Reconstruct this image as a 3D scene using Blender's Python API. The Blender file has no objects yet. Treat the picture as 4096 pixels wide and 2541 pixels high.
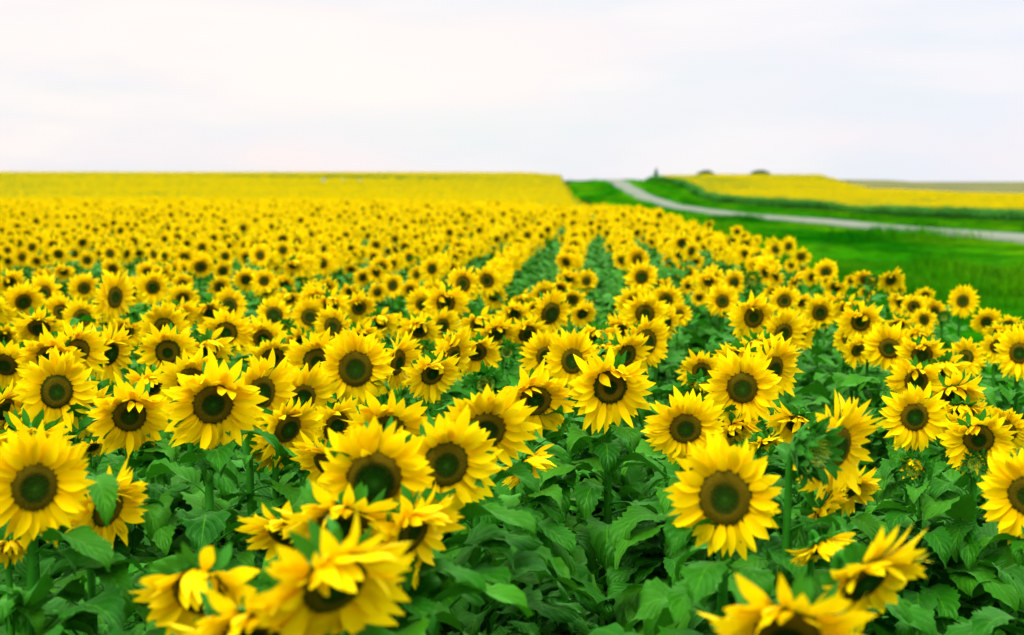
import bpy, math, random
import numpy as np
from mathutils import Vector, Matrix, Euler
R = math.radians
rnd = random.Random(7)
C = bpy.context.scene.collection
S = bpy.context.scene

# ---------------------------------------------------------------- camera, sky, sun, exposure
FPX, CXP, CYP, HOR = 5689.0, 2048.0, 1270.5, 739.5      # photograph: 4096 x 2541, 50 mm lens
PITCH = math.atan((CYP - HOR) / FPX)
cam_d = bpy.data.cameras.new("camera"); cam = bpy.data.objects.new("camera", cam_d); C.objects.link(cam)
cam_d.sensor_width = 36; cam_d.lens = 50; cam_d.clip_start = .05; cam_d.clip_end = 8000
cam.location = (0, 0, 0); cam.rotation_euler = (R(90) - PITCH, 0, 0)
cam_d.dof.use_dof = True; cam_d.dof.focus_distance = 5.6; cam_d.dof.aperture_fstop = 2.25
S.camera = cam
S.view_settings.view_transform = 'Standard'; S.view_settings.look = 'None'
S.view_settings.exposure = 0.12; S.view_settings.gamma = 1
SUN_EL, SUN_AZ = 52, 215                                 # high, behind the camera to the left; broad overcast
sd = bpy.data.lights.new("sun", 'SUN'); sd.energy = 2.6; sd.angle = R(25); sd.color = (1, .96, .88)
so = bpy.data.objects.new("sun", sd); C.objects.link(so)
so.rotation_euler = Euler((R(90 - SUN_EL), 0, R(-35)), 'XYZ')
w = bpy.data.worlds.new("World"); S.world = w; w.use_nodes = True
nt = w.node_tree; nt.nodes.clear()
def N(nt, t, **k):
    n = nt.nodes.new(t)
    for a, b in k.items(): setattr(n, a, b)
    return n
def ramp(nt, fac, stops):
    r = N(nt, 'ShaderNodeValToRGB'); e = r.color_ramp.elements
    while len(e) < len(stops): e.new(.5)
    for i, (p, c) in enumerate(stops): e[i].position = p; e[i].color = (*c, 1) if len(c) == 3 else c
    nt.links.new(fac, r.inputs[0]); return r.outputs[0]
def mix(nt, a, b, f, mode='MIX'):
    m = N(nt, 'ShaderNodeMix', data_type='RGBA', blend_type=mode)
    for i, v in ((0, f), (6, a), (7, b)):
        if hasattr(v, 'links'): nt.links.new(v, m.inputs[i])
        else: m.inputs[i].default_value = v if i == 0 else (*v, 1)
    return m.outputs[2]
def mth(nt, op, a, b=None, c=None, clamp=False):
    m = N(nt, 'ShaderNodeMath', operation=op, use_clamp=clamp)
    for i, v in enumerate((a, b, c)):
        if v is None: continue
        if hasattr(v, 'links'): nt.links.new(v, m.inputs[i])
        else: m.inputs[i].default_value = v
    return m.outputs[0]
def noise(nt, vec, scale, detail=3, rough=.5):
    n = N(nt, 'ShaderNodeTexNoise'); n.inputs['Scale'].default_value = scale
    n.inputs['Detail'].default_value = detail; n.inputs['Roughness'].default_value = rough
    if vec is not None: nt.links.new(vec, n.inputs['Vector'])
    return n.outputs['Fac']
def mapping(nt, vec, scale):
    m = N(nt, 'ShaderNodeMapping'); m.inputs['Scale'].default_value = scale
    nt.links.new(vec, m.inputs['Vector']); return m.outputs[0]
SKY_S = .1
sky = N(nt, 'ShaderNodeTexSky', sky_type='NISHITA', sun_disc=False)
sky.sun_elevation = R(SUN_EL); sky.sun_rotation = R(SUN_AZ)
tc = N(nt, 'ShaderNodeTexCoord'); gen = tc.outputs['Generated']
sx = N(nt, 'ShaderNodeSeparateXYZ'); nt.links.new(gen, sx.inputs[0])
v1 = mapping(nt, gen, (3.2, 3.2, 17)); v2 = mapping(nt, gen, (1.6, 1.6, 6)); 
n1 = noise(nt, v1, 1.7, 5, .5); n2 = noise(nt, v2, 2.3, 3, .5)
tint = ramp(nt, n2, [(.38, (8.1, 8.85, 9.1)), (.5, (8.9, 8.85, 9.4)), (.6, (9.9, 8.95, 9.15))])
tint = mix(nt, tint, (10.2, 9.6, 9.4), ramp(nt, n1, [(.45, (0, 0, 0)), (.62, (.8, .8, .8))]))
side = mth(nt, 'MULTIPLY_ADD', sx.outputs[0], 1.6, .28, clamp=True)      # bluer towards the right
tint = mix(nt, tint, (8.1, 8.8, 10.2), mth(nt, 'MULTIPLY', side, .5))
gx = mth(nt, 'POWER', mth(nt, 'DIVIDE', mth(nt, 'ADD', sx.outputs[0], .07), .16), 2); gz_ = mth(nt, 'POWER', mth(nt, 'DIVIDE', mth(nt, 'SUBTRACT', sx.outputs[2], .075), .05), 2)
glow = mth(nt, 'DIVIDE', 1.0, mth(nt, 'ADD', mth(nt, 'ADD', gx, gz_), 1.0))          # thin cream patch in the cloud
tint = mix(nt, tint, (10.6, 10.0, 9.3), mth(nt, 'MULTIPLY', glow, .6))
base = mix(nt, sky.outputs[0], tint, .96)
gain = ramp(nt, sx.outputs[2], [(0, (.925,)*3), (.13, (.945,)*3), (.3, (1.6,)*3), (1, (4.0,)*3)])   # an overcast sky is brighter overhead
cl = mix(nt, base, gain, 1.0, 'MULTIPLY')
bg = N(nt, 'ShaderNodeBackground'); bg.inputs[1].default_value = SKY_S
nt.links.new(cl, bg.inputs[0]); o = N(nt, 'ShaderNodeOutputWorld'); nt.links.new(bg.outputs[0], o.inputs[0])

# ---------------------------------------------------------------- helpers
cp, sp_ = math.cos(PITCH), math.sin(PITCH)
def ray(px, py):                       # photo pixel -> direction with Y = 1
    x, u = (px - CXP) / FPX, -(py - CYP) / FPX
    d = Vector((x, cp + u * sp_, -sp_ + u * cp)); return d / d.y
def proj(p):
    f = p[1] * cp - p[2] * sp_; u = p[1] * sp_ + p[2] * cp
    return CXP + FPX * p[0] / f, CYP - FPX * u / f
def meta(o, label=None, cat=None, group=None, kind=None):
    for k, v in (('label', label), ('category', cat), ('group', group), ('kind', kind)):
        if v: o[k] = v
    return o
class MB:
    """collects vertices, quads/tris, uv and a float 'along' value"""
    def __init__(s): s.v = []; s.f = []; s.m = []; s.a = []; s.n = 0
    def add(s, V, F, mat=0, A=None):
        V = np.asarray(V, float); s.v.append(V); k = len(V)
        s.a.append(np.zeros((k, 2)) if A is None else np.asarray(A, float))
        s.f += [tuple(i + s.n for i in q) for q in F]; s.m += [mat] * len(F); s.n += k
    def merge(s, o, M=None, matmap=None):
        for V, A in zip(o.v, o.a):
            if M is not None: V = V @ np.array(M.to_3x3()).T + np.array(M.translation)
            s.v.append(V); s.a.append(A)
        s.f += [tuple(i + s.n for i in q) for q in o.f]
        s.m += [matmap[i] if matmap else i for i in o.m]; s.n += o.n
        return s
    def mesh(s, name, mats, smooth=True):
        me = bpy.data.meshes.new(name); V = np.concatenate(s.v)
        me.from_pydata(V.tolist(), [], s.f)
        for m in mats: me.materials.append(m)
        me.polygons.foreach_set('material_index', s.m)
        me.polygons.foreach_set('use_smooth', [smooth] * len(s.f))
        A = np.concatenate(s.a); at = me.attributes.new('uvp', 'FLOAT_VECTOR', 'POINT')
        at.data.foreach_set('vector', np.c_[A, np.zeros(len(A))].ravel())
        me.update(); return me
def link(name, me, parent=None, loc=None, M=None):
    o = bpy.data.objects.new(name, me); C.objects.link(o)
    if parent: o.parent = parent
    if loc is not None: o.location = loc
    if M is not None: o.matrix_basis = M
    return o
def gridF(r, c):
    return [(i*c+j, i*c+j+1, (i+1)*c+j+1, (i+1)*c+j) for i in range(r-1) for j in range(c-1)]
def tube(P, rad, n=8, mb=None, mat=0, cap=True):
    mb = mb or MB(); P = [Vector(p) for p in P]; V = []; up = Vector((.3, .9, .1)).normalized()
    for i, p in enumerate(P):
        t = (P[min(i+1, len(P)-1)] - P[max(i-1, 0)]).normalized()
        a = t.cross(up); a = a.normalized() if a.length > 1e-4 else Vector((1, 0, 0)); b = t.cross(a)
        r = rad[i] if hasattr(rad, '__len__') else rad
        for k in range(n):
            th = 2*math.pi*k/n; V.append(p + a*math.cos(th)*r + b*math.sin(th)*r)
    F = [(i*n+k, i*n+(k+1) % n, (i+1)*n+(k+1) % n, (i+1)*n+k) for i in range(len(P)-1) for k in range(n)]
    if cap: F += [tuple(range(n-1, -1, -1)), tuple((len(P)-1)*n + k for k in range(n))]
    mb.add(V, F, mat); return mb
def catmull(P, per=5):
    P = [Vector(p) for p in P]; Q = [P[0]*2-P[1]] + P + [P[-1]*2-P[-2]]; out = []
    for i in range(1, len(Q)-2):
        for k in range(per):
            t = k/per; a, b, c, d = Q[i-1:i+3]
            out.append(.5*((2*b)+(-a+c)*t+(2*a-5*b+4*c-d)*t*t+(-a+3*b-3*c+d)*t**3))
    return out + [P[-1]]

# ---------------------------------------------------------------- materials
def material(name):
    m = bpy.data.materials.new(name); m.use_nodes = True; t = m.node_tree
    b = t.nodes['Principled BSDF']; return m, t, b
def uvp(t):
    a = N(t, 'ShaderNodeAttribute', attribute_name='uvp'); s = N(t, 'ShaderNodeSeparateXYZ')
    t.links.new(a.outputs['Vector'], s.inputs[0]); return s.outputs[0], s.outputs[1]
def bump(t, b, h, st, dist=.01):
    n = N(t, 'ShaderNodeBump'); n.inputs['Strength'].default_value = st; n.inputs['Distance'].default_value = dist
    t.links.new(h, n.inputs['Height']); t.links.new(n.outputs[0], b.inputs['Normal']); return n.outputs[0]
def translucent(m, t, b, col, f, nrm=None):
    tr = N(t, 'ShaderNodeBsdfTranslucent'); mx = N(t, 'ShaderNodeMixShader'); mx.inputs[0].default_value = f
    if hasattr(col, 'links'): t.links.new(col, tr.inputs[0])
    else: tr.inputs[0].default_value = (*col, 1)
    t.links.new(b.outputs[0], mx.inputs[1]); t.links.new(tr.outputs[0], mx.inputs[2])
    t.links.new(mx.outputs[0], t.nodes['Material Output'].inputs[0])
# petals
PET, t, b = material('petal_yellow')
s_, a_ = uvp(t)
oi = N(t, 'ShaderNodeObjectInfo'); geo = N(t, 'ShaderNodeNewGeometry')
col = ramp(t, a_, [(0, (.88, .42, .0)), (.12, (.97, .64, .001)), (.5, (.99, .755, .002)), (1, (.99, .80, .004))])
pn = noise(t, geo.outputs['Position'], 9, 2)
col = mix(t, col, (.98, .66, .0), ramp(t, pn, [(.45, (0, 0, 0)), (.75, (.4, .4, .4))]))
col = mix(t, col, (.96, .65, .0), mth(t, 'MULTIPLY', oi.outputs['Random'], .45))
ridge = mth(t, 'SINE', mth(t, 'MULTIPLY', s_, 22))
col = mix(t, col, (.88, .57, .0), mth(t, 'MULTIPLY', mth(t, 'MULTIPLY_ADD', ridge, .5, .5), .22))
t.links.new(col, b.inputs['Base Color']); b.inputs['Roughness'].default_value = .55
b.inputs['Specular IOR Level'].default_value = .12; b.inputs['Specular Tint'].default_value = (1, .75, .02, 1)
bump(t, b, ridge, .35, .002); translucent(PET, t, b, col, .33)
# disc
DISC, t, b = material('disc_florets')
r_, h_ = uvp(t); tcn = N(t, 'ShaderNodeTexCoord'); oi = N(t, 'ShaderNodeObjectInfo')
rs = mth(t, 'ADD', r_, mth(t, 'MULTIPLY', mth(t, 'SUBTRACT', oi.outputs['Random'], .5), .16))
col = ramp(t, rs, [(0, (.02, .085, .005)), (.14, (.004, .045, .001)), (.40, (.001, .022, .0005)),
                   (.50, (.02, .028, .001)), (.60, (.12, .082, .0015)), (.85, (.135, .085, .0015)), (.95, (.06, .055, .001)), (1.0, (.02, .05, .002))])
vz = N(t, 'ShaderNodeTexVoronoi'); vz.inputs['Scale'].default_value = 230; t.links.new(tcn.outputs['Object'], vz.inputs['Vector'])
col = mix(t, col, (.34, .24, .008), mth(t, 'MULTIPLY', mth(t, 'MULTIPLY', ramp(t, vz.outputs['Distance'], [(.15, (1, 1, 1)), (.4, (0, 0, 0))]), rs), .45))
col = mix(t, col, (.035, .05, .002), mth(t, 'MULTIPLY', mth(t, 'FRACT', mth(t, 'MULTIPLY', oi.outputs['Random'], 7.3)), .38))
t.links.new(col, b.inputs['Base Color']); b.inputs['Roughness'].default_value = .85
b.inputs['Specular IOR Level'].default_value = .05
bump(t, b, vz.outputs['Distance'], .7, .003)
# leaf
def leafmat(name, c1, c2, cv, sheen=.03, trans=.22):
    m, t, b = material(name); s_, a_ = uvp(t); geo = N(t, 'ShaderNodeNewGeometry')
    pn = noise(t, geo.outputs['Position'], 3.5, 3)
    col = mix(t, c1, c2, ramp(t, pn, [(.36, (0, 0, 0)), (.66, (1, 1, 1))]))
    oi = N(t, 'ShaderNodeObjectInfo')
    col = mix(t, col, cv, mth(t, 'MULTIPLY', mth(t, 'POWER', oi.outputs['Random'], 3.0), .45))
    ab = mth(t, 'ABSOLUTE', s_)
    lat = mth(t, 'PINGPONG', mth(t, 'SUBTRACT', mth(t, 'MULTIPLY', a_, 7), mth(t, 'MULTIPLY', ab, 2.4)), .5)
    vein = mth(t, 'MAXIMUM', mth(t, 'LESS_THAN', ab, .035), mth(t, 'MULTIPLY', mth(t, 'LESS_THAN', lat, .035), .8))
    vein = mth(t, 'MULTIPLY', vein, mth(t, 'GREATER_THAN', a_, .001))
    col = mix(t, col, cv, mth(t, 'MULTIPLY', vein, .55))
    t.links.new(col, b.inputs['Base Color']); b.inputs['Roughness'].default_value = .38
    b.inputs['Specular IOR Level'].default_value = 0
    b.inputs['Sheen Weight'].default_value = sheen; b.inputs['Sheen Roughness'].default_value = .5
    b.inputs['Sheen Tint'].default_value = (.6, 1, .5, 1)
    hh = mth(t, 'ADD', mth(t, 'MULTIPLY', lat, 1.0), mth(t, 'MULTIPLY', noise(t, geo.outputs['Position'], 70, 2), .5))
    bump(t, b, hh, .55, .006); translucent(m, t, b, mix(t, col, (.05, .35, .01), .5), trans)
    out = t.nodes['Material Output']; body = out.inputs[0].links[0].from_socket; gl = N(t, 'ShaderNodeBsdfGlossy')
    gl.inputs['Color'].default_value = (.30, .80, .20, 1); gl.inputs['Roughness'].default_value = .42      # waxy, green tinted gloss
    for l in b.inputs['Normal'].links: t.links.new(l.from_socket, gl.inputs['Normal'])
    lw = N(t, 'ShaderNodeLayerWeight'); mx = N(t, 'ShaderNodeMixShader')
    t.links.new(mth(t, 'MULTIPLY_ADD', mth(t, 'POWER', lw.outputs['Facing'], 3), .30, .025), mx.inputs[0])
    t.links.new(body, mx.inputs[1]); t.links.new(gl.outputs[0], mx.inputs[2]); t.links.new(mx.outputs[0], out.inputs[0]); return m
LEAF = leafmat('leaf_green', (.001, .048, .0003), (.012, .118, .0006), (.06, .23, .004))
STEM, t, b = material('stem_green'); geo = N(t, 'ShaderNodeNewGeometry')
t.links.new(mix(t, (.006, .09, .003), (.03, .17, .01), noise(t, geo.outputs['Position'], 14, 2)), b.inputs['Base Color'])
b.inputs['Roughness'].default_value = .55; b.inputs['Specular IOR Level'].default_value = .1; b.inputs['Specular Tint'].default_value = (.3, 1, .2, 1)
BRACT = leafmat('bract_green', (.006, .11, .004), (.03, .2, .008), (.06, .24, .02), .05, .2)
BUDC, t, b = material('bud_center'); r_, h_ = uvp(t); tcn = N(t, 'ShaderNodeTexCoord')
col = ramp(t, r_, [(0, (.03, .16, .005)), (.25, (.25, .4, .01)), (.7, (.42, .46, .01)), (1, (.05, .22, .01))])
t.links.new(mix(t, col, (.02, .18, .005), ramp(t, noise(t, tcn.outputs['Object'], 90, 2), [(.45, (0, 0, 0)), (.6, (1, 1, 1))])), b.inputs['Base Color'])
def simple(name, c1, c2, sc, rough=.9, det=4, bs=.3, bd=.03, spec=.3):
    m, t, b = material(name); g = N(t, 'ShaderNodeNewGeometry'); n = noise(t, g.outputs['Position'], sc, det)
    t.links.new(mix(t, c1, c2, ramp(t, n, [(.38, (0, 0, 0)), (.62, (1, 1, 1))])), b.inputs['Base Color'])
    b.inputs['Roughness'].default_value = rough; b.inputs['Specular IOR Level'].default_value = spec
    bump(t, b, n, bs, bd); return m
SOIL = simple('soil', (.008, .018, .003), (.018, .03, .006), 6, spec=0)
GRAVEL, t, b = material('gravel'); g = N(t, 'ShaderNodeNewGeometry'); pos = g.outputs['Position']
s_, a_ = uvp(t)
col = mix(t, (.075, .085, .06), (.12, .13, .095), ramp(t, noise(t, pos, 1.1, 6, .7), [(.35, (0, 0, 0)), (.65, (1, 1, 1))]))
trk = mth(t, 'MULTIPLY_ADD', mth(t, 'COSINE', mth(t, 'MULTIPLY', s_, 9.4)), .5, .5)
col = mix(t, col, (.10, .16, .06), mth(t, 'MULTIPLY', trk, .45))
t.links.new(col, b.inputs['Base Color']); b.inputs['Roughness'].default_value = .95
def grassmat(name, k=1):
    m, t, b = material(name); g = N(t, 'ShaderNodeNewGeometry'); pos = g.outputs['Position']
    n1 = noise(t, mapping(t, pos, (.16, .05, .1)), 1.0, 4, .6); n2 = noise(t, pos, .9, 3)
    col = ramp(t, n1, [(.34, (.002*k, .10*k, .0005*k)), (.5, (.025*k, .17*k, .001*k)), (.68, (.085*k, .235*k, .002*k))])
    col = mix(t, col, (.16, .17, .02), ramp(t, noise(t, pos, 2.3, 2), [(.62, (0, 0, 0)), (.8, (.16, .16, .16))]))
    col = mix(t, col, (.003*k, .07*k, .004*k), ramp(t, n2, [(.5, (0, 0, 0)), (.72, (.8, .8, .8))]))
    t.links.new(col, b.inputs['Base Color']); b.inputs['Roughness'].default_value = .8
    b.inputs['Specular IOR Level'].default_value = 0
    translucent(m, t, b, col, .2); return m
GRASS = grassmat('grass_green', 1.0)
OLIVE = simple('ripening_crop', (.06, .068, .002), (.09, .092, .003), .06, .9, 5)

# ---------------------------------------------------------------- terrain heights (camera eye = 0)
TD = [0, 40, 70, 110, 150, 200, 250, 300, 340, 400, 460, 600, 720, 1000, 3000]
TT = [(-400, [-2.4, -2.4, -2.45, -2.9, -3.2, -2.9, -2.0, -.4, 1.5, 1.6, .5, -2, -4, -12, -90]),
      (800, [-2.4, -2.4, -2.45, -2.9, -3.2, -2.9, -2.0, -.4, 1.4, 1.5, .5, -2, -4, -12, -90]),
      (1230, [-2.4, -2.4, -2.6, -3.1, -3.3, -3.0, -2.1, -.5, 1.35, 1.4, .5, -2, -4, -12, -90]),
      (1345, [-2.4, -2.4, -2.9, -3.4, -3.7, -3.3, -2.4, -.9, .75, .6, 0, -2, -4, -12, -90]),
      (1465, [-2.4, -2.4, -2.8, -3.1, -3.3, -3.0, -2.2, -.5, 1.15, .9, 0, -2, -4, -12, -90]),
      (1540, [-2.4, -2.4, -2.8, -3.1, -3.3, -3.1, -2.4, -1.0, .7, .9, .4, -2, -4, -12, -90]),
      (1600, [-2.4, -2.4, -2.7, -3.1, -3.3, -3.2, -3.0, -1.8, -.2, 1.2, 1.4, -.5, -2, -10, -90]),
      (1700, [-2.4, -2.4, -2.6, -3.0, -3.25, -3.3, -3.4, -3.1, -2.0, .6, 1.9, 0, -2, -10, -90]),
      (1900, [-2.4, -2.4, -2.6, -2.9, -3.2, -3.6, -3.6, -2.9, -2.3, -.6, 1.9, 0, -2, -10, -90]),
      (2080, [-2.4, -2.4, -2.6, -3.0, -3.7, -4.3, -3.9, -3.1, -2.5, -1.3, 1.6, 1.3, 0, -10, -90]),
      (2437, [-2.4, -2.4, -2.6, -3.3, -4.0, -4.1, -3.8, -3.4, -3.6, -3.5, -2.5, 1.3, 1.2, -6, -90]),
      (3400, [-2.4, -2.4, -2.6, -3.4, -4.0, -4.1, -3.8, -3.4, -3.6, -3.5, -2.5, 1.3, 1.2, -6, -90])]
TA = np.array([(p-1218.5)/3385 for p, _ in TT]); TZ = np.array([z for _, z in TT], float); TDn = np.array(TD, float)
def hermite(z0, z1, z2, z3, f):
    return z1 + .5*f*((z2-z0) + f*((2*z0-5*z1+4*z2-z3) + f*(3*(z1-z2)+z3-z0)))
def ground(x, y):
    x = np.atleast_1d(np.asarray(x, float)); y = np.atleast_1d(np.asarray(y, float))
    yy = np.maximum(y, 1.0); tt = np.clip(x/yy, TA[0], TA[-1]-1e-6)
    yc = np.clip(yy, 0, 2999)
    ai = np.clip(np.searchsorted(TA, tt, 'right')-1, 0, len(TA)-2); af = (tt-TA[ai])/(TA[ai+1]-TA[ai]); af = af*af*(3-2*af)
    di = np.clip(np.searchsorted(TDn, yc, 'right')-1, 0, len(TD)-2); df = (yc-TDn[di])/(TDn[di+1]-TDn[di])
    # 0.5-smoothed between linear and smoothstep keeps the slope continuous enough
    dfs = df*df*(3-2*df)*.35 + df*.65
    z = (TZ[ai, di]*(1-af)+TZ[ai+1, di]*af)*(1-dfs) + (TZ[ai, di+1]*(1-af)+TZ[ai+1, di+1]*af)*dfs
    hump = .16*np.sin(x*.55+y*.21)*np.sin(y*.13-x*.3+1) + .09*np.sin(y*.41+x*.9)
    k = np.clip((x-edge(y)-1.5)/4, 0, 1)*np.clip((y-16)/14, 0, 1)*np.clip(1-np.abs(x-24)/1e9, 0, 1)
    k = k*np.clip((np.abs(x-24)-2.2)/2.5, 0, 1)*np.clip((320-y)/60, 0, 1)
    return z + hump*k
EY = [(-50, 2.7), (0, 2.7), (20, 3.6), (34, 4.2), (71, 5.9), (110, 6.6), (160, 8), (250, 10.4), (340, 12.0), (600, 20)]
def edge(y): return np.interp(y, [a for a, _ in EY], [b for _, b in EY])
def gz(x, y): return float(ground(x, y)[0])
F2 = [(0, 52), (140, 50), (175, 45.6), (215, 40), (265, 37.7), (320, 40), (360, 40), (372, 37), (520, 47)]
def edge2(y): return np.interp(y, [a for a, _ in F2], [b for _, b in F2])
def olive_at(x, y): return (x > edge2(y)+.5) & (y > 300) & (1218.5+3385*x/np.maximum(y, 1) > np.where(y < 345, 2085+(345-y)*12, 1950+130*(460-y)/120))

ys = np.unique(np.concatenate([np.linspace(-40, 40, 41), np.linspace(40, 120, 61), np.linspace(120, 480, 150), np.linspace(480, 800, 40), np.geomspace(800, 3000, 16)]))
ts = np.linspace(-1.6, 1.6, 261)
GX = ts[None, :]*(np.abs(ys)[:, None]+30)*np.where(np.abs(ts)[None, :] > 1, 2, 1); GY = np.repeat(ys[:, None], len(ts), 1)
GZ = ground(GX.ravel(), GY.ravel()).reshape(GX.shape)
mb = MB(); V = np.c_[GX.ravel(), GY.ravel(), GZ.ravel()]; F = gridF(len(ys), len(ts))
F = [q[::-1] for q in F] if False else F
mb.add(V, F); cx = V[[q[0] for q in F], 0]; cy = V[[q[0] for q in F], 1]
mats = np.where(cx < edge(cy)-.1, 0, 1); mats = np.where((cx > edge2(cy)+.3) & (cy > 90), 0, mats); mats = np.where(olive_at(cx, cy), 2, mats)
mb.m = mats.astype(int).tolist()
gr = link('ground', mb.mesh('ground', [SOIL, GRASS, OLIVE])); meta(gr, 'gently rolling ground under the fields and the grass verge', 'ground', kind='structure')

# gravel road running away to the crest
mb = MB(); V = []; A = []; yr = np.concatenate([np.linspace(20, 420, 161)])
for y in yr:
    cxr = 24 + .35*math.sin(y*.021)
    for j, s in enumerate((-1.12, -1, -.5, 0, .5, 1, 1.12)):
        x = cxr + s*1.95 + (.13*math.sin(y*.9+s*3) + .1*math.sin(y*2.3) if abs(s) > .9 else 0); c = gz(cxr, y)
        V.append((x, y, c + (.14 + .05*(1-s*s) if abs(s) <= 1 else -.25))); A.append((s, 0))
mb.add(V, gridF(len(yr), 7), 0, A)
road = link('road', mb.mesh('road', [GRAVEL])); meta(road, 'pale gravel road running through the grass up to the crest', 'road', kind='structure')

# ---------------------------------------------------------------- leaf, head and stem shapes
def leaf_mb(L, W, e0, droop, fold, wave, seed, nl=14, nw=6, pet=.5, mat=0, roll=0.0, pmat=None):
    q = random.Random(seed); mb = MB(); P = [(0, 0, 0)]
    pl = L*pet; n = 4; a = e0+.25; x = z = 0
    for i in range(n):
        x += math.cos(a)*pl/n; z += math.sin(a)*pl/n; P.append((x, 0, z)); a -= .12
    if pmat is not False: tube(P, [.0055, .0045, .004, .0035, .003], 5, mb, mat if pmat is None else pmat, cap=False)
    V = []; A = []; ang = e0-.1; ph = q.uniform(0, 6); bend = q.uniform(-.25, .25); yb = 0
    for i in range(nl+1):
        t = i/nl; wv = (max(t, .0)**.48)*((1-t)**1.02)*2.45
        if t == 0: wv = .10
        if i == nl: wv = 0.0
        for j in range(nw+1):
            s = j/nw*2-1; ww = wv*W/2
            if abs(s) > .99 and 0 < i < nl: ww *= 1 + (.12 if i % 2 else -.07) + q.uniform(-.04, .04)
            back = -.10*L*abs(s)**2*max(0, 1-t*5)                 # heart-shaped base
            fz = fold*abs(s)*ww + wave*math.sin(t*9+ph+(1.8 if s > 0 else 0))*abs(s)**1.5*L*.10*min(1, t*3)
            fz += .012*L*math.sin((t*7-abs(s)*2.4)*6.28)*min(1, 4*t)*(1-t)
            ca, sa = math.cos(ang), math.sin(ang); yy = s*ww*(1-.15*abs(fold)) + yb
            V.append((x + back*ca - fz*sa, yy, z + back*sa + fz*ca + s*ww*roll)); A.append((s, max(t, .02)))
        x += math.cos(ang)*L/nl; z += math.sin(ang)*L/nl; yb += bend*L/nl*t; ang -= droop/nl*(.5+t)
    mb.add(V, gridF(nl+1, nw+1), mat, A); return mb

def petal(mb, th, r0, L, W, phi, curl, twist, cup, z0, ns=6, nw=3, mat=0, side=0.):
    ct, st = math.cos(th), math.sin(th); V = []; A = []; r = r0; z = z0; a = phi; lat = 0
    for i in range(ns+1):
        t = i/ns; wv = (.30 + .70*math.sin(min(1, t/.5)*math.pi/2)) if t < .5 else max(0, 1-((t-.5)/.5)**1.8)
        if i == ns: wv = .04
        for j in range(nw+1):
            s = j/nw*2-1; ww = wv*W/2
            tw = twist*t; dy = s*ww*math.cos(tw); dz = s*ww*math.sin(tw) + cup*(s*s)*ww
            rr = r - dz*math.sin(a); zz = z + dz*math.cos(a); yy = dy + lat
            V.append((rr*ct - yy*st, rr*st + yy*ct, zz)); A.append((s, t))
        r += math.cos(a)*L/ns; z += math.sin(a)*L/ns; a += curl/ns; lat += side*L/ns*t
    mb.add(V, gridF(ns+1, nw+1), mat, A)

def disc_mb(r, q, nr=9, na=28, florets=True, mat=0, rscale=1.0, dome=.22):
    mb = MB(); V = []; A = []
    def h(u): return dome*r*(1-u*u) - .10*r*math.exp(-(u/.35)**2) + .05*r*math.exp(-((u-.72)/.16)**2)
    for i in range(nr+1):
        u = i/nr
        for k in range(na):
            th = 2*math.pi*k/na; rr = r*u*(1+.015*math.sin(3*th+1)); V.append((rr*math.cos(th), rr*math.sin(th), h(u))); A.append((u*rscale, 0))
    F = [(i*na+k, (i+1)*na+k, (i+1)*na+(k+1) % na, i*na+(k+1) % na) for i in range(nr) for k in range(na)]
    mb.add(V, F, mat, A)
    if florets:
        n = 520
        for i in range(n):
            u = math.sqrt((i+.5)/n); th = i*2.39996
            if u < .5 and q.random() < .55: continue
            hh = r*(.05 if u > .55 else .022)*q.uniform(.6, 1.3); sz = r*.026; x, y = r*u*math.cos(th), r*u*math.sin(th); z = h(u)-.002*r
            ox, oy = x*.05*u, y*.05*u
            Vf = [(x+sz*a, y+sz*b_, z) for a, b_ in ((1, 0), (0, 1), (-1, 0), (0, -1))] + [(x+ox, y+oy, z+hh)]
            mb.add(Vf, [(0, 1, 4), (1, 2, 4), (2, 3, 4), (3, 0, 4)], mat, [(u*rscale*.97, 1)]*4 + [(min(1, u*rscale+.03), 1)])
    return mb

def petals_mb(r, Rr, q, flop=0., gap=0., hang=0., wind=0., n1=17, lo=False, mat=0, spiky=1.):
    """three overlapping rings; local +Y is up, +Z is the direction the head faces"""
    mb = MB(); L0 = (Rr-r*.9)
    for ring, (n, lz, ph, ls) in enumerate(((n1, -.008, .05, 1.0), (n1, -.003, .16, .96), (n1-3, .0015, .30, .82))[: 2 if lo else 3]):
        off = q.uniform(0, 1)
        for k in range(n):
            th = 2*math.pi*(k+off+q.uniform(-.28, .28))/n; up = max(0, math.sin(th)); dn = max(0, -math.sin(th))
            if q.random() < gap*up: continue
            ph0 = ph + q.gauss(0, .17) + flop*up*q.uniform(.1, 1.5) - hang*dn*.35
            cu = q.gauss(-.15, .42) - flop*up*q.uniform(-.9, .8) + hang*dn*-.15
            L = L0*ls*q.uniform(.78, 1.12)*(1+.10*dn+.10*up)
            if flop >= .55 and up > .6 and q.random() < flop*.11: ph0 = q.uniform(1.2, 1.8); cu = q.uniform(-1.2, 1.8); L *= .8   # petal folded forward over the disc
            petal(mb, th, r*.92, L, Rr*(q.uniform(.165, .245) if not lo else q.uniform(.2, .28))*(.9 if ring == 2 else 1), ph0, cu, q.gauss(0, .42*spiky), q.uniform(-.1, .45), lz*Rr/.14,
                  4 if lo else 7, 2 if lo else 3, mat, side=q.gauss(0, .18)+wind*abs(math.sin(th))*math.copysign(1, -math.sin(th)))
    return mb

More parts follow.
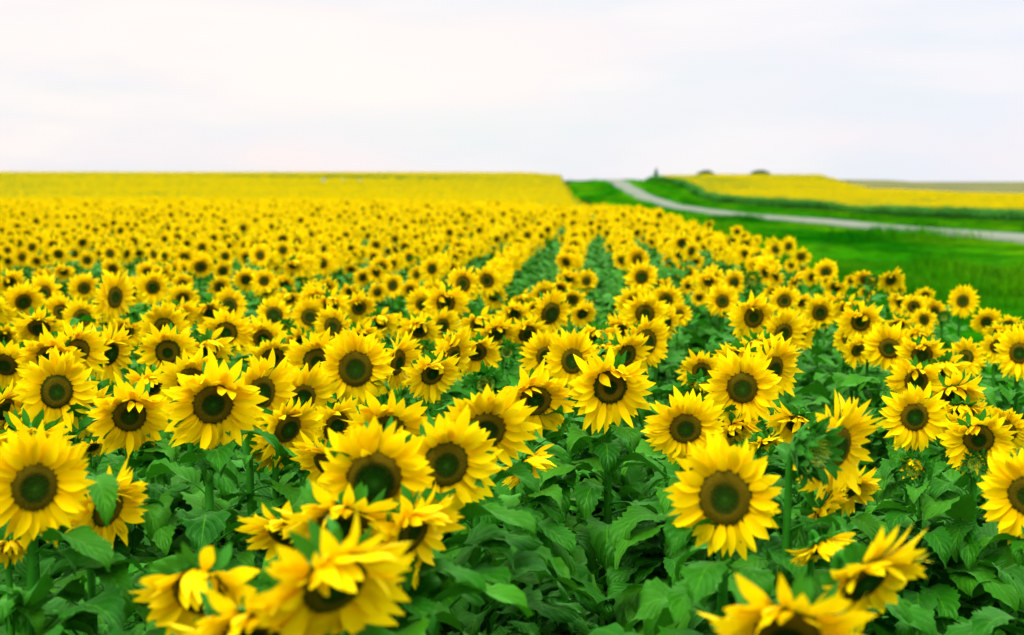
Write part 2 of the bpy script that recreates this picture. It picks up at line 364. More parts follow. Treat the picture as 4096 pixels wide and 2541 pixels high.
def bracts_mb(r, Rr, q, n=22, spread=0., lo=False, mat=0, L=None, bowl=True):
    mb = MB()
    if bowl:                                                             # green back of the head
        V = []; na, nr = 14, 5
        for i in range(nr+1):
            u = i/nr
            for k in range(na):
                th = 2*math.pi*k/na; rr = r*1.02*math.sin(u*math.pi/2); V.append((rr*math.cos(th), rr*math.sin(th), -.012*Rr/.14 - r*.42*math.cos(u*math.pi/2)))
        mb.add(V, [(i*na+k, i*na+(k+1) % na, (i+1)*na+(k+1) % na, (i+1)*na+k) for i in range(nr) for k in range(na)], mat)
    for ring in range(2):
        for k in range(n//2):
            th = 2*math.pi*(k+.5*ring+q.uniform(-.2, .2))/(n/2)
            petal(mb, th, r*.86, (L or Rr*.52)*q.uniform(.7, 1.15), Rr*.19, spread-.35+.3*ring+q.gauss(0, .25), q.gauss(.1, .6), q.gauss(0, .3), .3,
                  -.016*Rr/.14, 3 if lo else 5, 2, mat, side=q.gauss(0, .2))
    return mb

def bud_mb(r, q, opened, mat=0):
    """closed bud: overlapping pointed bracts wrap a ball; tips stick out"""
    mb = MB(); V = []; na, nr = 18, 9
    for i in range(nr+1):
        u = i/nr*(.80 if opened else .86)
        for k in range(na):
            th = 2*math.pi*k/na; rr = r*math.sin(u*math.pi); V.append((rr*math.cos(th), rr*math.sin(th), -r*.75*math.cos(u*math.pi)))
    mb.add(V, [(i*na+k, i*na+(k+1) % na, (i+1)*na+(k+1) % na, (i+1)*na+k) for i in range(nr) for k in range(na)], mat)
    for ring in range(5):
        n = 13
        for k in range(n):
            th = 2*math.pi*(k+.5*(ring % 2)+q.uniform(-.15, .15))/n; u = .30+ring*.11
            r0 = r*math.sin(u*math.pi)*1.0; z0 = -r*.75*math.cos(u*math.pi)
            petal(mb, th, r0, r*q.uniform(1.0, 1.5), r*.42, 1.25-.12*(4-ring)+q.gauss(0, .12)+(.2 if not opened else -.1), q.uniform(-.2, .9) if q.random() < .6 else q.uniform(-2.0, -.8),
                  q.gauss(0, .3), .35, z0, 5, 2, mat, side=q.gauss(0, .2))
    return mb

PEN = 26
HEADS = []      # near variants: (disc, petals, bracts) meshes
for i in range(PEN):
    q = random.Random(100+i); big = i in (3, 8, 11, 17, 22); r = .061 if not big else .070
    flop = [.1, .35, .6, .2, .9, .45, .1, .7, .3, 1.1, .25, .5, .8, .15][i % 14]
    d = disc_mb(r, q, rscale=[1, .95, 1.08, .82, 1, 1.1, .92, 1, 1.05, .9, 1.15, 1, .96, 1.04][i % 13], dome=q.uniform(.15, .3))
    p = petals_mb(r, .152, q, flop, gap=flop*.3, hang=[.0, .5, .8, .2][i % 4], wind=q.uniform(-.3, .3), n1=[24, 22, 26, 23][i % 4])
    bq = bracts_mb(r, .14, q, spread=.0)
    HEADS.append((d.mesh('disc', [DISC]), p.mesh('petals', [PET]), bq.mesh('bracts', [BRACT]), r))
BUDS = []
for i in range(3):
    q = random.Random(300+i); bm_ = bud_mb(.062, q, i != 0); cm = MB(); V = []; A = []
    nr, na = 5, 14
    for a in range(nr+1):
        for k in range(na):
            th = 2*math.pi*k/na; u = a/nr; V.append((.052*u*math.cos(th), .052*u*math.sin(th), .045 - .018*u*u*0 - .006*math.cos(u*3))); A.append((u, 0))
    cm.add(V, [(a*na+k, (a+1)*na+k, (a+1)*na+(k+1) % na, a*na+(k+1) % na) for a in range(nr) for k in range(na)], 0, A)
    for k in range(70):
        th = k*2.4; u = math.sqrt((k+.5)/70)
        petal(cm, th, .046*u, .032, .007, 1.5+.9*u*(1 if i == 0 else -.4), q.gauss(.2, .3), 0, .2, .036, 2, 1, 0)
    BUDS.append((bm_.mesh('bracts', [BRACT]), cm.mesh('center', [BUDC])))
HALF = []
for i in range(2):
    q = random.Random(330+i); pm = MB()
    for k in range(24):
        petal(pm, 2*math.pi*k/24+q.uniform(-.1, .1), .056, q.uniform(.035, .075), .028, q.uniform(.9, 2.0), q.uniform(-.8, 1.2), q.gauss(0, .4), .35, .02, 5, 3, 0)
    HALF.append(pm.mesh('petals', [PET]))

LEAVES = []
for i in range(18):
    q = random.Random(500+i); L = q.uniform(.25, .34)
    LEAVES.append(leaf_mb(L, L*q.uniform(.42, .62), q.uniform(.2, .95), q.uniform(1.2, 2.7), q.uniform(0, .5), q.uniform(.4, 1.3), i, 18, 8,
                          pet=q.uniform(.35, .6), pmat=1, roll=q.uniform(-.25, .25)).mesh('leaf', [LEAF, STEM]))
def lowleaf(seed, k=1.0, nl=6, nw=4):
    q = random.Random(seed); L = q.uniform(.23, .30)*k
    return leaf_mb(L, L*q.uniform(.58, .74), q.uniform(.15, .6), q.uniform(.9, 2.0), q.uniform(0, .4), q.uniform(.3, 1.2), seed, nl, nw, pet=.5, pmat=False, roll=q.uniform(-.25, .25))
def leaf_slots(q, hz, n, zlo=.42, lean=0.):
    """(height, azimuth, scale, tilt) up the stem; the lanes catch most of them"""
    out = []; a0 = q.uniform(0, 6.28)
    for i in range(n):
        f = (i+.5)/n; z = hz*(zlo + (.965-zlo)*f); sc = (1.12 - .55*max(0, f-.55)/.45)*q.uniform(.85, 1.12)
        az = a0 + i*2.39996 + q.uniform(-.3, .3)
        if q.random() < .6: az = -1.57 + lean + q.gauss(0, .55)          # many droop towards the open lane ends
        out.append((z, az, sc, q.uniform(-.3, .15)))
    return out
def foliage_mb(q, hz, n, nl=6, nw=4, k=1.0, zlo=.42):
    mb = MB()
    for j, (z, az, sc, tl) in enumerate(leaf_slots(q, hz, n, zlo)):
        M = Matrix.Translation((0, 0, z)) @ Matrix.Rotation(az, 4, 'Z') @ Matrix.Rotation(-tl, 4, 'Y') @ Matrix.Scale(sc*k, 4)
        mb.merge(lowleaf(q.randint(0, 10**6), 1, nl, nw), M)
    return mb
def head_frame(n):
    """matrix with +Z along n and +Y as near world up as can be"""
    n = n.normalized(); up = Vector((0, 0, 1)); y = (up - n*up.dot(n)); y = y.normalized() if y.length > 1e-3 else Vector((0, 1, 0))
    x = y.cross(n); return Matrix((x, y, n)).transposed().to_4x4()
def stem_pts(base_xy, zg, hc, n, s, back=.05):
    drop = .055 if back > .04 else .015
    bk = hc - n*back*s; h2 = Vector((n.x, n.y, 0)); h2 = h2.normalized() if h2.length > 1e-3 else Vector((0, -1, 0))
    b = Vector((base_xy[0], base_xy[1], zg)); top = bk - n*(.06 if drop < .05 else .02)*s - Vector((0, 0, drop))
    m1 = b.lerp(Vector((top.x, top.y, b.z)), .35); m1.z = zg + (top.z-zg)*.5
    m2 = b.lerp(Vector((top.x, top.y, b.z)), .85); m2.z = zg + (top.z-zg)*.88
    return catmull([b, m1, m2, top, bk], 4)

# ---------------------------------------------------------------- the sunflowers one can point to
# px, py of the disc centre in the photograph, breadth of the head there, yaw (+ = turned to the right), pitch (+ = nodding), kind, label, short name
SF = [
 # front row, nearest the camera
 (139,1950,400,4,14,'o','big open sunflower cut by the left edge with a wide brown ringed disc','the big head at the left edge'),
 (430,2035,330,40,22,'o','sunflower turned right with a drooping leaf across its disc near the left edge','the head with a leaf across its disc'),
 (800,2370,455,-14,35,'o','blurred nodding sunflower at the bottom left with petals flopping over its disc','the blurred lower left head'),
 (1335,2335,610,28,37,'o','largest blurred sunflower at the bottom, turned right with a dark half hidden disc','the largest bottom head'),
 (1010,2545,520,8,56,'o','blurred sunflower cut by the bottom edge showing only its top petals and dark disc','the bottom edge head'),
 (1371,2095,420,6,58,'o','strongly nodding sunflower behind the largest bottom head, seen over its top petals','the nodding middle head'),
 (1150,2135,350,-20,62,'o','sunflower folded downward on the left of the nodding middle heads, petals only','the folded petals'),
 (1650,2125,400,48,22,'o','sunflower turned right with long petals above the leafy lane','the right turned head over the lane'),
 (1496,1915,430,8,26,'o','large open sunflower in the middle cluster with a broad brown disc','the broad brown disc head'),
 (1783,1857,380,12,12,'o','large round open sunflower right of the broad brown disc in the middle cluster','the round middle head'),
 (1941,1723,360,16,28,'o','large sunflower leaning right above the middle cluster with a brown ringed disc','the upper middle head'),
 (1310,1862,270,-40,46,'o','sunflower facing left and half hidden behind the broad brown disc head',''),
 (1547,1723,310,6,38,'o','tall petalled sunflower right behind the broad brown disc head',''),
 (2110,1860,210,50,45,'o','drooping sunflower below the upper middle head with petals hanging down',''),
 (2900,1992,400,0,8,'o','large blurred round sunflower alone at the lower right of the lane','the lone lower right head'),
 (3350,1790,360,56,12,'o','blurred sunflower facing right seen from the side behind a green bud','the sideways blurred head'),
 (3225,1795,250,58,5,'b','large blurred green bud with pointed bracts on a thick stem at right','the thick stemmed bud'),
 (3190,1700,230,-10,64,'o','blurred sunflower bent down behind the thick stemmed bud, only petals showing',''),
 (3387,1960,245,40,60,'o','small drooping sunflower below the sideways blurred head',''),
 (3285,2050,240,62,48,'o','turned away sunflower low beside the thick green stem',''),
 (3290,2190,235,40,66,'o','small drooping sunflower low under the thick stemmed bud, near the leaf',''),
 (3460,2325,480,50,46,'o','blurred sunflower at the bottom right with long petals pointing right','the long petalled bottom right head'),
 (3150,2530,540,-4,50,'o','blurred sunflower cut by the bottom edge at right, top petals only','the bottom right edge head'),
 #(3270,2400,200,0,70,'o','small folded sunflower above the bottom right edge head',''),
 (4110,1985,330,-14,14,'o','sunflower cut by the right edge with half its petals in view','the right edge head'),
 (3665,1862,125,-30,20,'h','half open bud with ragged yellow petals and long bracts at right',''),
 (3900,1848,115,-4,10,'b','round green bud with a yellow green centre on a tall stem at right','the round green bud'),
 (602,1816,95,-20,5,'b','spiky green bud on a straight stem left of the lower left leaves','the spiky bud'),
 (40,2190,170,-10,60,'o','drooping sunflower under the big head at the left edge',''),
 (370,1790,130,30,60,'o','small hanging sunflower hidden under a leaf right of the big left head',''),
 (1115,1800,190,30,60,'o','hidden drooping sunflower under a wide leaf left of the middle cluster',''),
 # second line
 (120,1770,290,-4,56,'o','sunflower with upright pointed petals just above the big left edge head',''),
 (227,1566,285,2,10,'o','round open sunflower with neat brown ring at the left, above the left edge head','the neat left head'),
 (335,1650,230,30,30,'o','sunflower peeping out behind the right side of the neat left head',''),
 (518,1663,285,2,24,'o','sunflower with a large dark disc and hanging lower petals, left of centre','the dark disc head'),
 (602,1543,210,6,48,'o','sunflower with curled upper petals right behind the dark disc head',''),
 (852,1617,370,8,16,'o','very sharp large sunflower with green bracts at its upper left','the sharp bracted head'),
 (1042,1575,300,34,16,'o','sunflower turned right behind the sharp bracted head',''),
 (764,1519,240,-6,34,'o','sunflower behind a sharp serrated leaf, upper left of the sharp bracted head',''),
 (1209,1593,240,18,22,'o','sunflower with an olive brown disc turned slightly right, left of centre','the olive disc head'),
 (1149,1714,265,34,26,'o','sunflower under the olive disc head with petals pointing right',''),
 (1343,1705,230,38,30,'o','sunflower with a dark disc turned right below the olive disc head',''),
 (1422,1475,270,4,8,'o','round sharp sunflower with wide brown ring, left of the buds','the round ringed head'),
 (1269,1445,240,0,22,'o','open sunflower touching the left side of the round ringed head',''),
 (1589,1450,215,46,16,'o','sunflower turned right behind the round ringed head',''),
 (1728,1496,215,26,24,'o','sunflower behind the stem of the half open bud in the middle',''),
 (1802,1436,220,44,20,'o','sunflower facing right beside the half open bud in the middle',''),
 (1693,1408,100,4,4,'h','half open bud with yellow centre standing on a tall stem in the middle','the half open bud'),
 (2019,1404,105,10,8,'b','green bud standing above the closed bud in the middle',''),
 (1941,1529,150,4,12,'b','large closed green bud above the upper middle head','the closed green bud'),
 (1680,1660,130,-36,30,'h','half open sideways bud with long bracts left of the upper middle head',''),
 (2141,1603,270,12,14,'o','sunflower with one loose petal on its disc, right of the closed bud','the loose petal head'),
 (2289,1445,208,0,6,'o','neat round sunflower at the left side of the central lane','the neat lane side head'),
 (2187,1427,195,-4,14,'o','open sunflower just left of the neat lane side head',''),
 (2441,1547,300,6,18,'o','large wide disc sunflower on a bare stem at the left of the leafy lane','the wide disc head'),
 (2506,1422,200,24,22,'o','sunflower turned right above the wide disc head',''),
 (2420,1400,165,40,60,'o','nodding sunflower with petals only between the neat lane side head and lane',''),
 (2580,1371,200,18,14,'o','round open sunflower overlooking the leafy lane','the lane overlooking head'),
 (2391,1353,170,0,44,'o','nodding sunflower with curled top petals above the neat lane side head',''),
 (2807,1487,175,4,16,'o','sunflower with spread upright petals on the right side of the lane',''),
 (2798,1550,150,-8,38,'h','half open head with long bracts in the right side cluster',''),
 (2969,1552,260,4,12,'o','open sunflower with a dark green disc in the right side cluster','the right cluster head'),
 (2965,1441,210,-4,40,'o','sunflower with raised petals above the right cluster head',''),
 (3030,1390,180,4,52,'o','sunflower with a mostly hidden disc at the top of the right cluster',''),
 (3090,1478,230,36,18,'o','sunflower turned right behind the right cluster head',''),
 (2872,1654,220,0,24,'o','sunflower with pointed crown petals under the right cluster head',''),
 (2742,1714,275,6,14,'o','sunflower with long curved left petals, lower left of the right cluster','the curved petal head'),
 (2941,1718,180,34,50,'o','drooping sunflower with dark disc right of the curved petal head',''),
 (3060,1770,150,20,72,'o','folded sunflower with hanging petals above the lone lower right head',''),
 (2830,1835,200,-10,60,'o','blurred petals of a nodding sunflower just above the lone lower right head',''),
 (3658,1668,250,0,6,'o','sharp sunflower with a very dark disc and even petals at the right','the sharp dark right head'),
 (3915,1756,268,8,18,'o','sunflower with long left petals below and right of the sharp dark right head','the long petalled right head'),
 (3850,1650,190,-10,62,'o','sunflower with curled folded petals above the long petalled right head',''),
 (3665,1524,205,-2,18,'o','sunflower with dark disc directly above the sharp dark right head',''),
 (3813,1580,210,20,56,'o','nodding sunflower behind pale leaves, upper right of the sharp dark right head',''),
 (3780,1478,180,10,56,'o','yellow nodding sunflower between two open heads at right',''),
 (4025,1718,180,0,30,'o','sunflower beside the right edge above the right edge head',''),
 (3835,1740,190,-30,30,'o','sunflower half hidden behind the left side of the long petalled right head',''),
 (3864,1431,150,-14,4,'o','neat oval sunflower turned slightly left near the right edge',''),
 (4077,1413,178,0,8,'o','round sunflower cut by the right edge at mid height',''),
 (3989,1385,135,30,30,'o','partly hidden sunflower left of the round one cut by the right edge',''),
 (3688,1420,182,2,14,'o','sunflower with a brown ringed disc right of the small green bud',''),
 (3558,1394,180,-6,12,'o','sunflower behind the small green bud at right',''),
 (3581,1418,70,-20,6,'b','small round green bud in front of an open sunflower at right','the small right bud'),
]
# px, py, breadth[, yaw, pitch[, kind]]  (smaller heads further back)
SM = [(93,1207,150),(245,1249,150),(329,1272,150),(459,1190,175),(421,1300,130,20,20),(505,1323,150,0,24),(657,1313,188),(718,1258,150,24,20),(840,1249,150,0,40),(919,1223,135),
 (905,1330,195,0,14),(157,1311,190,0,46),(164,1348,62,0,30,'b'),(199,1431,228,6,24),(305,1408,228,26,14),(440,1413,200,40,16),(671,1408,212,4,20),(833,1399,188,4,34),(20,1459,205,6,36),
 (80,1353,140,0,40),(560,1404,70,20,20,'h'),(14,1350,150,0,40),(10,1640,230,40,40),(60,1700,200,20,60),(1098,1260,140),(1239,1269,138,0,6),(1135,1320,95,10,10,'h'),(1320,1223,150,14,16),(1436,1232,135),
 (1265,1200,135),(1519,1288,145,0,36),(1690,1218,125,6,20),(1783,1212,158,4,18),(1603,1297,120,0,36),(1677,1320,155,0,44),(1769,1306,150,30,14),(1857,1246,72,0,10,'h'),(1917,1304,155,4,16),
 (1987,1335,165,30,44),(1052,1353,160,10,24),(1093,1431,190,6,42),(1195,1371,160,0,50),(1445,1353,170,4,58),(1904,1408,180,6,34),(2057,1256,130,10,26),(2201,1253,172,30,20),(2155,1300,150,20,40),
 (2108,1335,160,30,40),(2060,1330,120,10,56),(2483,1316,138,0,34),(2580,1256,158,4,14),(2534,1209,138,0,30),(2715,1258,100,16,8),(2659,1297,150,44,16),(2664,1200,130,10,14),(2890,1205,130,0,8),(3015,1269,178,2,18),
 (3137,1205,120,0,6),(3202,1207,100),(3280,1251,130,6,18),(3338,1213,120,4,30),(3391,1237,140,10,34),(3442,1288,168,2,24),(3132,1334,172,34,16),(3202,1339,142,40,14),(3604,1209,112),(3655,1228,100,16,12),(3692,1223,80,10,20),
 (3697,1279,105,-30,14),(3743,1246,100,-30,20),(3773,1269,55,0,4,'b'),(3851,1205,118,0,4),(3947,1288,120,4,30),(3396,1348,128,30,14),(3470,1348,130,10,40),(3595,1300,110,0,60),(3670,1350,130,0,50),(4035,1302,110,10,40),(4070,1330,120,0,30),
 (3990,1330,110,0,50),(3430,1400,130,20,30),(39,1128,125),(336,1153,118),(180,1173,140),(537,1165,118,16,10),(611,1149,128,14,14),(730,1194,120,0,30),(878,1149,105),(984,1120,100,0,30),(451,1075,85,0,30),(589,1089,90),(892,1083,82),(254,1087,85,0,34),
 (88,1030,75),(148,1046,70),(299,1015,72),(349,1042,72),(857,1042,68),(30,1045,70),(196,1030,70),(984,1030,70),(1262,1186,112,0,4),(1138,1141,92,0,20),(1158,1193,100,0,34),(1571,1143,88),(1853,1136,142,0,8),(1731,1166,100,4,30),(1975,1186,100,16,12),(1307,1145,95,10,36),
 (1668,1100,72),(1404,1080,68),(1496,1030,72),(1555,1005,68),(1450,1110,80,20,20),(1640,1160,80,0,30),(1510,1170,80,20,20),(1400,1165,85,10,20,),(2566,1109,132,0,8),(2660,1191,112,4,12),(2272,1119,102,4,34),(2346,1125,88),(2178,1182,112,10,26),(2239,1158,102,10,40),
 (2641,1137,95,10,40),(2609,1158,60,-20,10,'h'),(2752,1143,70),(2797,1191,72,10,14),(2937,1129,98,2,10),(3093,1170,85),(3008,1118,70,0,10,'h'),(2965,1076,66),(2728,1076,64),(2756,1090,62),(2783,1047,64,10,20),(2674,1047,66),(3342,1150,98,0,34),(3564,1121,112,10,44),(3584,1160,72,10,30),
 (3699,1182,78,0,34),(3465,1174,62,0,20),(3404,1123,52,0,30),(3248,1109,76,10,26),(3207,1078,62),(3309,1129,56),(3165,1062,55),(2140,1240,110,0,44),(2090,1195,100,10,40),(2290,1200,110,20,30),(2330,1255,110,30,30),(2420,1190,0)]
SM = [s for s in SM if s[2]]
LOOKS = {'o': 'open sunflower', 'b': 'green sunflower bud', 'h': 'half open sunflower bud'}
GROUP = 'sunflowers standing in rows in the field'
plants = []
for i, s in enumerate(SF + SM):
    px, py, wpx = s[:3]; wpx = wpx*((1.14 if wpx > 150 else 1.05) if len(s) < 6 or s[5] == 'o' else 1.0); q = random.Random(1000+i)
    yaw = s[3] if len(s) > 3 else q.gauss(5, 15); pit = s[4] if len(s) > 4 else abs(q.gauss(15, 11)); kind = s[5] if len(s) > 5 else 'o'
    lab = s[6] if len(s) > 6 else ''; short = s[7] if len(s) > 7 else ''
    nominal = {'o': .285, 'b': .16, 'h': .17}[kind]
    dsz = nominal*FPX/wpx; dc = .86*FPX/(py-HOR)
    d = dc*min(1.15, max(.86, (dsz/dc)**.5)); d = max(d, 2.6)
    p = ray(px, py)*d; diam = wpx/FPX*math.hypot(d, p.z); p = p + Vector((0, 0, 0))
    plants.append(dict(p=p, diam=min(diam, .44), yaw=yaw, pit=pit, kind=kind, label=lab, short=short, px=px, py=py, w=wpx, seed=1000+i, ann=True))
# the rows behind: .75 m apart, converging left of the road
ROWT = .0532
taken = [(a['px'], a['py'], a['w']) for a in plants if a['py'] < 1560]
proc = []; q = random.Random(42)
for k in range(-110, 8):
    y = 6.4 + q.uniform(0, .25)
    while y < 104:
        y += (.215 if y < 20 else .22)*q.uniform(.8, 1.25); x = .465 + .67*k + ROWT*y + q.gauss(0, .028 if y < 21 else .12)
        if abs(x)/y > .40 or x > edge(y)-q.uniform(0, .25): continue
        g = gz(x, y); h = 1.56 + q.gauss(0, .045) + (.08 if q.random() < .06 else 0)
        if y < 18: h -= .10*(18-y)/10*q.random()
        p = Vector((x, y, g+h)); px, py = proj(p); diam = q.uniform(.215, .275) if y < 19 else q.uniform(.235, .30); wpx = diam*FPX/y
        if not (-80 < px < 4180): continue
        if y < 12 and px > 1950 or y < 8.5 and q.random() < .3: continue
        if y < 26 and any(abs(px-a) < .30*(c+wpx) and abs(py-b_) < .25*(c+wpx) for a, b_, c in taken): continue
        kind = 'b' if q.random() < .03 else 'h' if q.random() < .03 else 'o'
        proc.append(dict(p=p, diam=diam if kind == 'o' else .12, yaw=q.gauss(4, 21), pit=abs(q.gauss(15, 15)), kind=kind, label='', short='', px=px, py=py, w=wpx, seed=q.randint(0, 10**6), ann=False))
proc.sort(key=lambda a: a['p'].y)
n_ind = 300 - len(plants)
near, rest = proc[:n_ind], proc[n_ind:]
plants += near
# labels: its own words, or look and place against a landmark head
ONES = 'zero one two three four five six seven eight nine ten eleven twelve thirteen fourteen fifteen sixteen seventeen eighteen nineteen'.split()
TENS = 'zero ten twenty thirty forty fifty sixty seventy eighty ninety'.split()
def num(v):
    v = int(max(0, min(99, v)))
    return ONES[v] if v < 20 else TENS[v//10] + ('-' + ONES[v % 10] if v % 10 else '')
marks = [(a['px'], a['py'], a['short']) for a in plants if a['short']]
used = set(a['label'] for a in plants if a['label'])
ORD = ['', 'second ', 'third ', 'fourth ', 'fifth ', 'sixth ', 'seventh ']
def dirw(dx, dy):
    v = 'above' if dy < 0 else 'below'
    if abs(dx) < .35*abs(dy): return v
    if abs(dy) < .35*abs(dx): return 'right of' if dx > 0 else 'left of'
    return v + (' and right of' if dx > 0 else ' and left of')
for a in plants:
    if a['label']: continue
    size = 'small' if a['w'] < 95 else 'medium' if a['w'] < 170 else 'larger'
    face = 'nodding' if a['pit'] > 38 else 'right turned' if a['yaw'] > 24 else 'left turned' if a['yaw'] < -20 else 'forward facing'
    mk = min(marks, key=lambda m: math.hypot(m[0]-a['px'], m[1]-a['py'])); dd = math.hypot(mk[0]-a['px'], mk[1]-a['py'])
    lab = f"{size} {face} {LOOKS[a['kind']]} {dirw(a['px']-mk[0], a['py']-mk[1])} {mk[2]}" if dd < 420 else ''
    X, Y = a['px']/40.96, a['py']/25.41
    for dx, dy in ((0, 0), (.5, 0), (-.5, 0), (0, .5), (0, -.5), (.5, .5), (-.5, -.5), (.8, 0), (-.8, 0), (0, .9), (0, -.9), (.9, .9), (-.9, -.9)):
        if lab and lab not in used and len(lab.split()) <= 16: break
        lab = f"{size} {face} {LOOKS[a['kind']]}, {num(X+dx)} percent across and {num(Y+dy)} percent down the photo"
    used.add(lab); a['label'] = lab

HIFOL = []
for i in range(6):
    qq = random.Random(750+i); mb = MB()
    for j, (z, az, sc, tl) in enumerate(leaf_slots(qq, 1.45, 19, .35)):
        L = qq.uniform(.24, .34)
        mb.merge(leaf_mb(L, L*qq.uniform(.36, .54), qq.uniform(.2, .9), qq.uniform(1.2, 2.7), qq.uniform(0, .5), qq.uniform(.4, 1.1), 9000+i*50+j, 16, 6, pet=.55, roll=qq.uniform(-.3, .3)),
                 Matrix.Translation((0, 0, z)) @ Matrix.Rotation(az, 4, 'Z') @ Matrix.Rotation(-tl, 4, 'Y') @ Matrix.Scale(sc, 4))
    tube([(0, 0, -.1), (.01, 0, .7), (0, .01, 1.4)], .011, 6, mb, 0, False)
    HIFOL.append(mb.mesh('foliage', [LEAF]))
def combed(x, y): return .75 if x < .3 + ROWT*y else -.75      # leaves hang into the open central lane
MIDFOL = []
for i in range(6):
    qq = random.Random(700+i); MIDFOL.append(foliage_mb(qq, 1.45, 15, 9, 6).mesh('foliage', [LEAF]))
def build_plant(a):
    q = random.Random(a['seed']); p = a['p']; x, y = p.x, p.y; g = gz(x, y); s = a['diam']/.285 if a['kind'] == 'o' else a['diam']/.20
    tocam = Vector((-p.x, -p.y, 0)).normalized(); psi = R(a['yaw'] + q.gauss(0, 9 if a['w'] < 300 else 3)); dl = R(a['pit']*(.7 if a['ann'] else 1))
    n = Matrix.Rotation(psi, 3, 'Z') @ tocam; n = Vector((n.x*math.cos(dl), n.y*math.cos(dl), -math.sin(dl)))
    hx = n.x*.10*s; hy = n.y*.10*s; bx, by = x-hx+q.uniform(-.03, .03), y-hy+q.uniform(-.03, .03); g = gz(bx, by)
    root = bpy.data.objects.new('sunflower', None); C.objects.link(root); root.location = (bx, by, g); root.empty_display_size = .1
    meta(root, a['label'], 'sunflower', GROUP)
    loc = p - Vector((bx, by, g))
    P = stem_pts((0, 0), 0, loc, n, s, .03 if a['kind'] == 'o' else .045)
    rad = np.interp(np.linspace(0, 1, len(P)), [0, .5, .85, 1], [.016, .013, .0105, .0135 if a['kind'] == 'o' else .009])
    link('stem', tube(P, list(rad*max(.7, min(s, 1.15))), 8 if y < 9 else 6, cap=False).mesh('stem', [STEM]), root)
    MH = Matrix.Translation(loc) @ head_frame(n)
    if a['kind'] == 'o':
        hd = HEADS[q.randrange(PEN)]
        if a['pit'] > 30: hd = HEADS[[4, 7, 9, 12, 2, 5, 18, 21, 23, 16, 19][q.randrange(11)]]
        elif a['pit'] < 13: hd = HEADS[[0, 1, 3, 6, 8, 10, 13, 14, 15, 17, 20, 22, 24][q.randrange(13)]]
        M = MH @ Matrix.Rotation(q.gauss(0, .12), 4, 'Z') @ Matrix.Diagonal((s*q.uniform(.93, 1.05), s*q.uniform(.95, 1.08), s*q.uniform(.8, 1.35), 1))
        if q.random() < .5: M = M @ Matrix.Diagonal((-1, 1, 1, 1))
        h = link('flower_head', hd[0], root, M=M); link('petals', hd[1], h); link('bracts', hd[2], h)
    elif a['kind'] == 'b':
        b_ = BUDS[0 if q.random() < .5 else 1]; h = link('flower_bud', b_[1], root, M=MH @ Matrix.Scale(s, 4)); link('bracts', b_[0], h)
    else:
        b_ = BUDS[1+q.randrange(2)]; h = link('flower_bud', b_[1], root, M=MH @ Matrix.Scale(s, 4)); link('bracts', b_[0], h); link('petals', HALF[q.randrange(2)], h)
    hz = loc.z
    if 'leaf across its disc' in a['label']:
        link('leaf', LEAVES[3], root, M=Matrix.Translation(loc + Vector((-.05, -.0, .10))) @ Matrix.Rotation(-1.1, 4, 'Z') @ Matrix.Rotation(.35, 4, 'Y') @ Matrix.Scale(.72, 4))
    def at(z):
        for i in range(len(P)-1):
            if P[i].z <= z <= P[i+1].z: return P[i].lerp(P[i+1], (z-P[i].z)/max(1e-6, P[i+1].z-P[i].z))
        return P[-2]
    if y < 8.2:
        for j, (z, az, sc, tl) in enumerate(leaf_slots(q, hz-.10, 22 if y < 6 else 17, .34, combed(x, y))):
            b0 = at(z); M = Matrix.Translation(b0) @ Matrix.Rotation(az, 4, 'Z') @ Matrix.Rotation(-tl, 4, 'Y') @ Matrix.Scale(sc, 4)
            link('leaf', LEAVES[q.randrange(len(LEAVES))], root, M=M)
    else:
        f = link('foliage', MIDFOL[q.randrange(6)], root, M=Matrix.Rotation(combed(x, y) + q.gauss(0, .5), 4, 'Z') @ Matrix.Diagonal((1, 1, (hz-.08)/1.45, 1)))
for a in plants: build_plant(a)

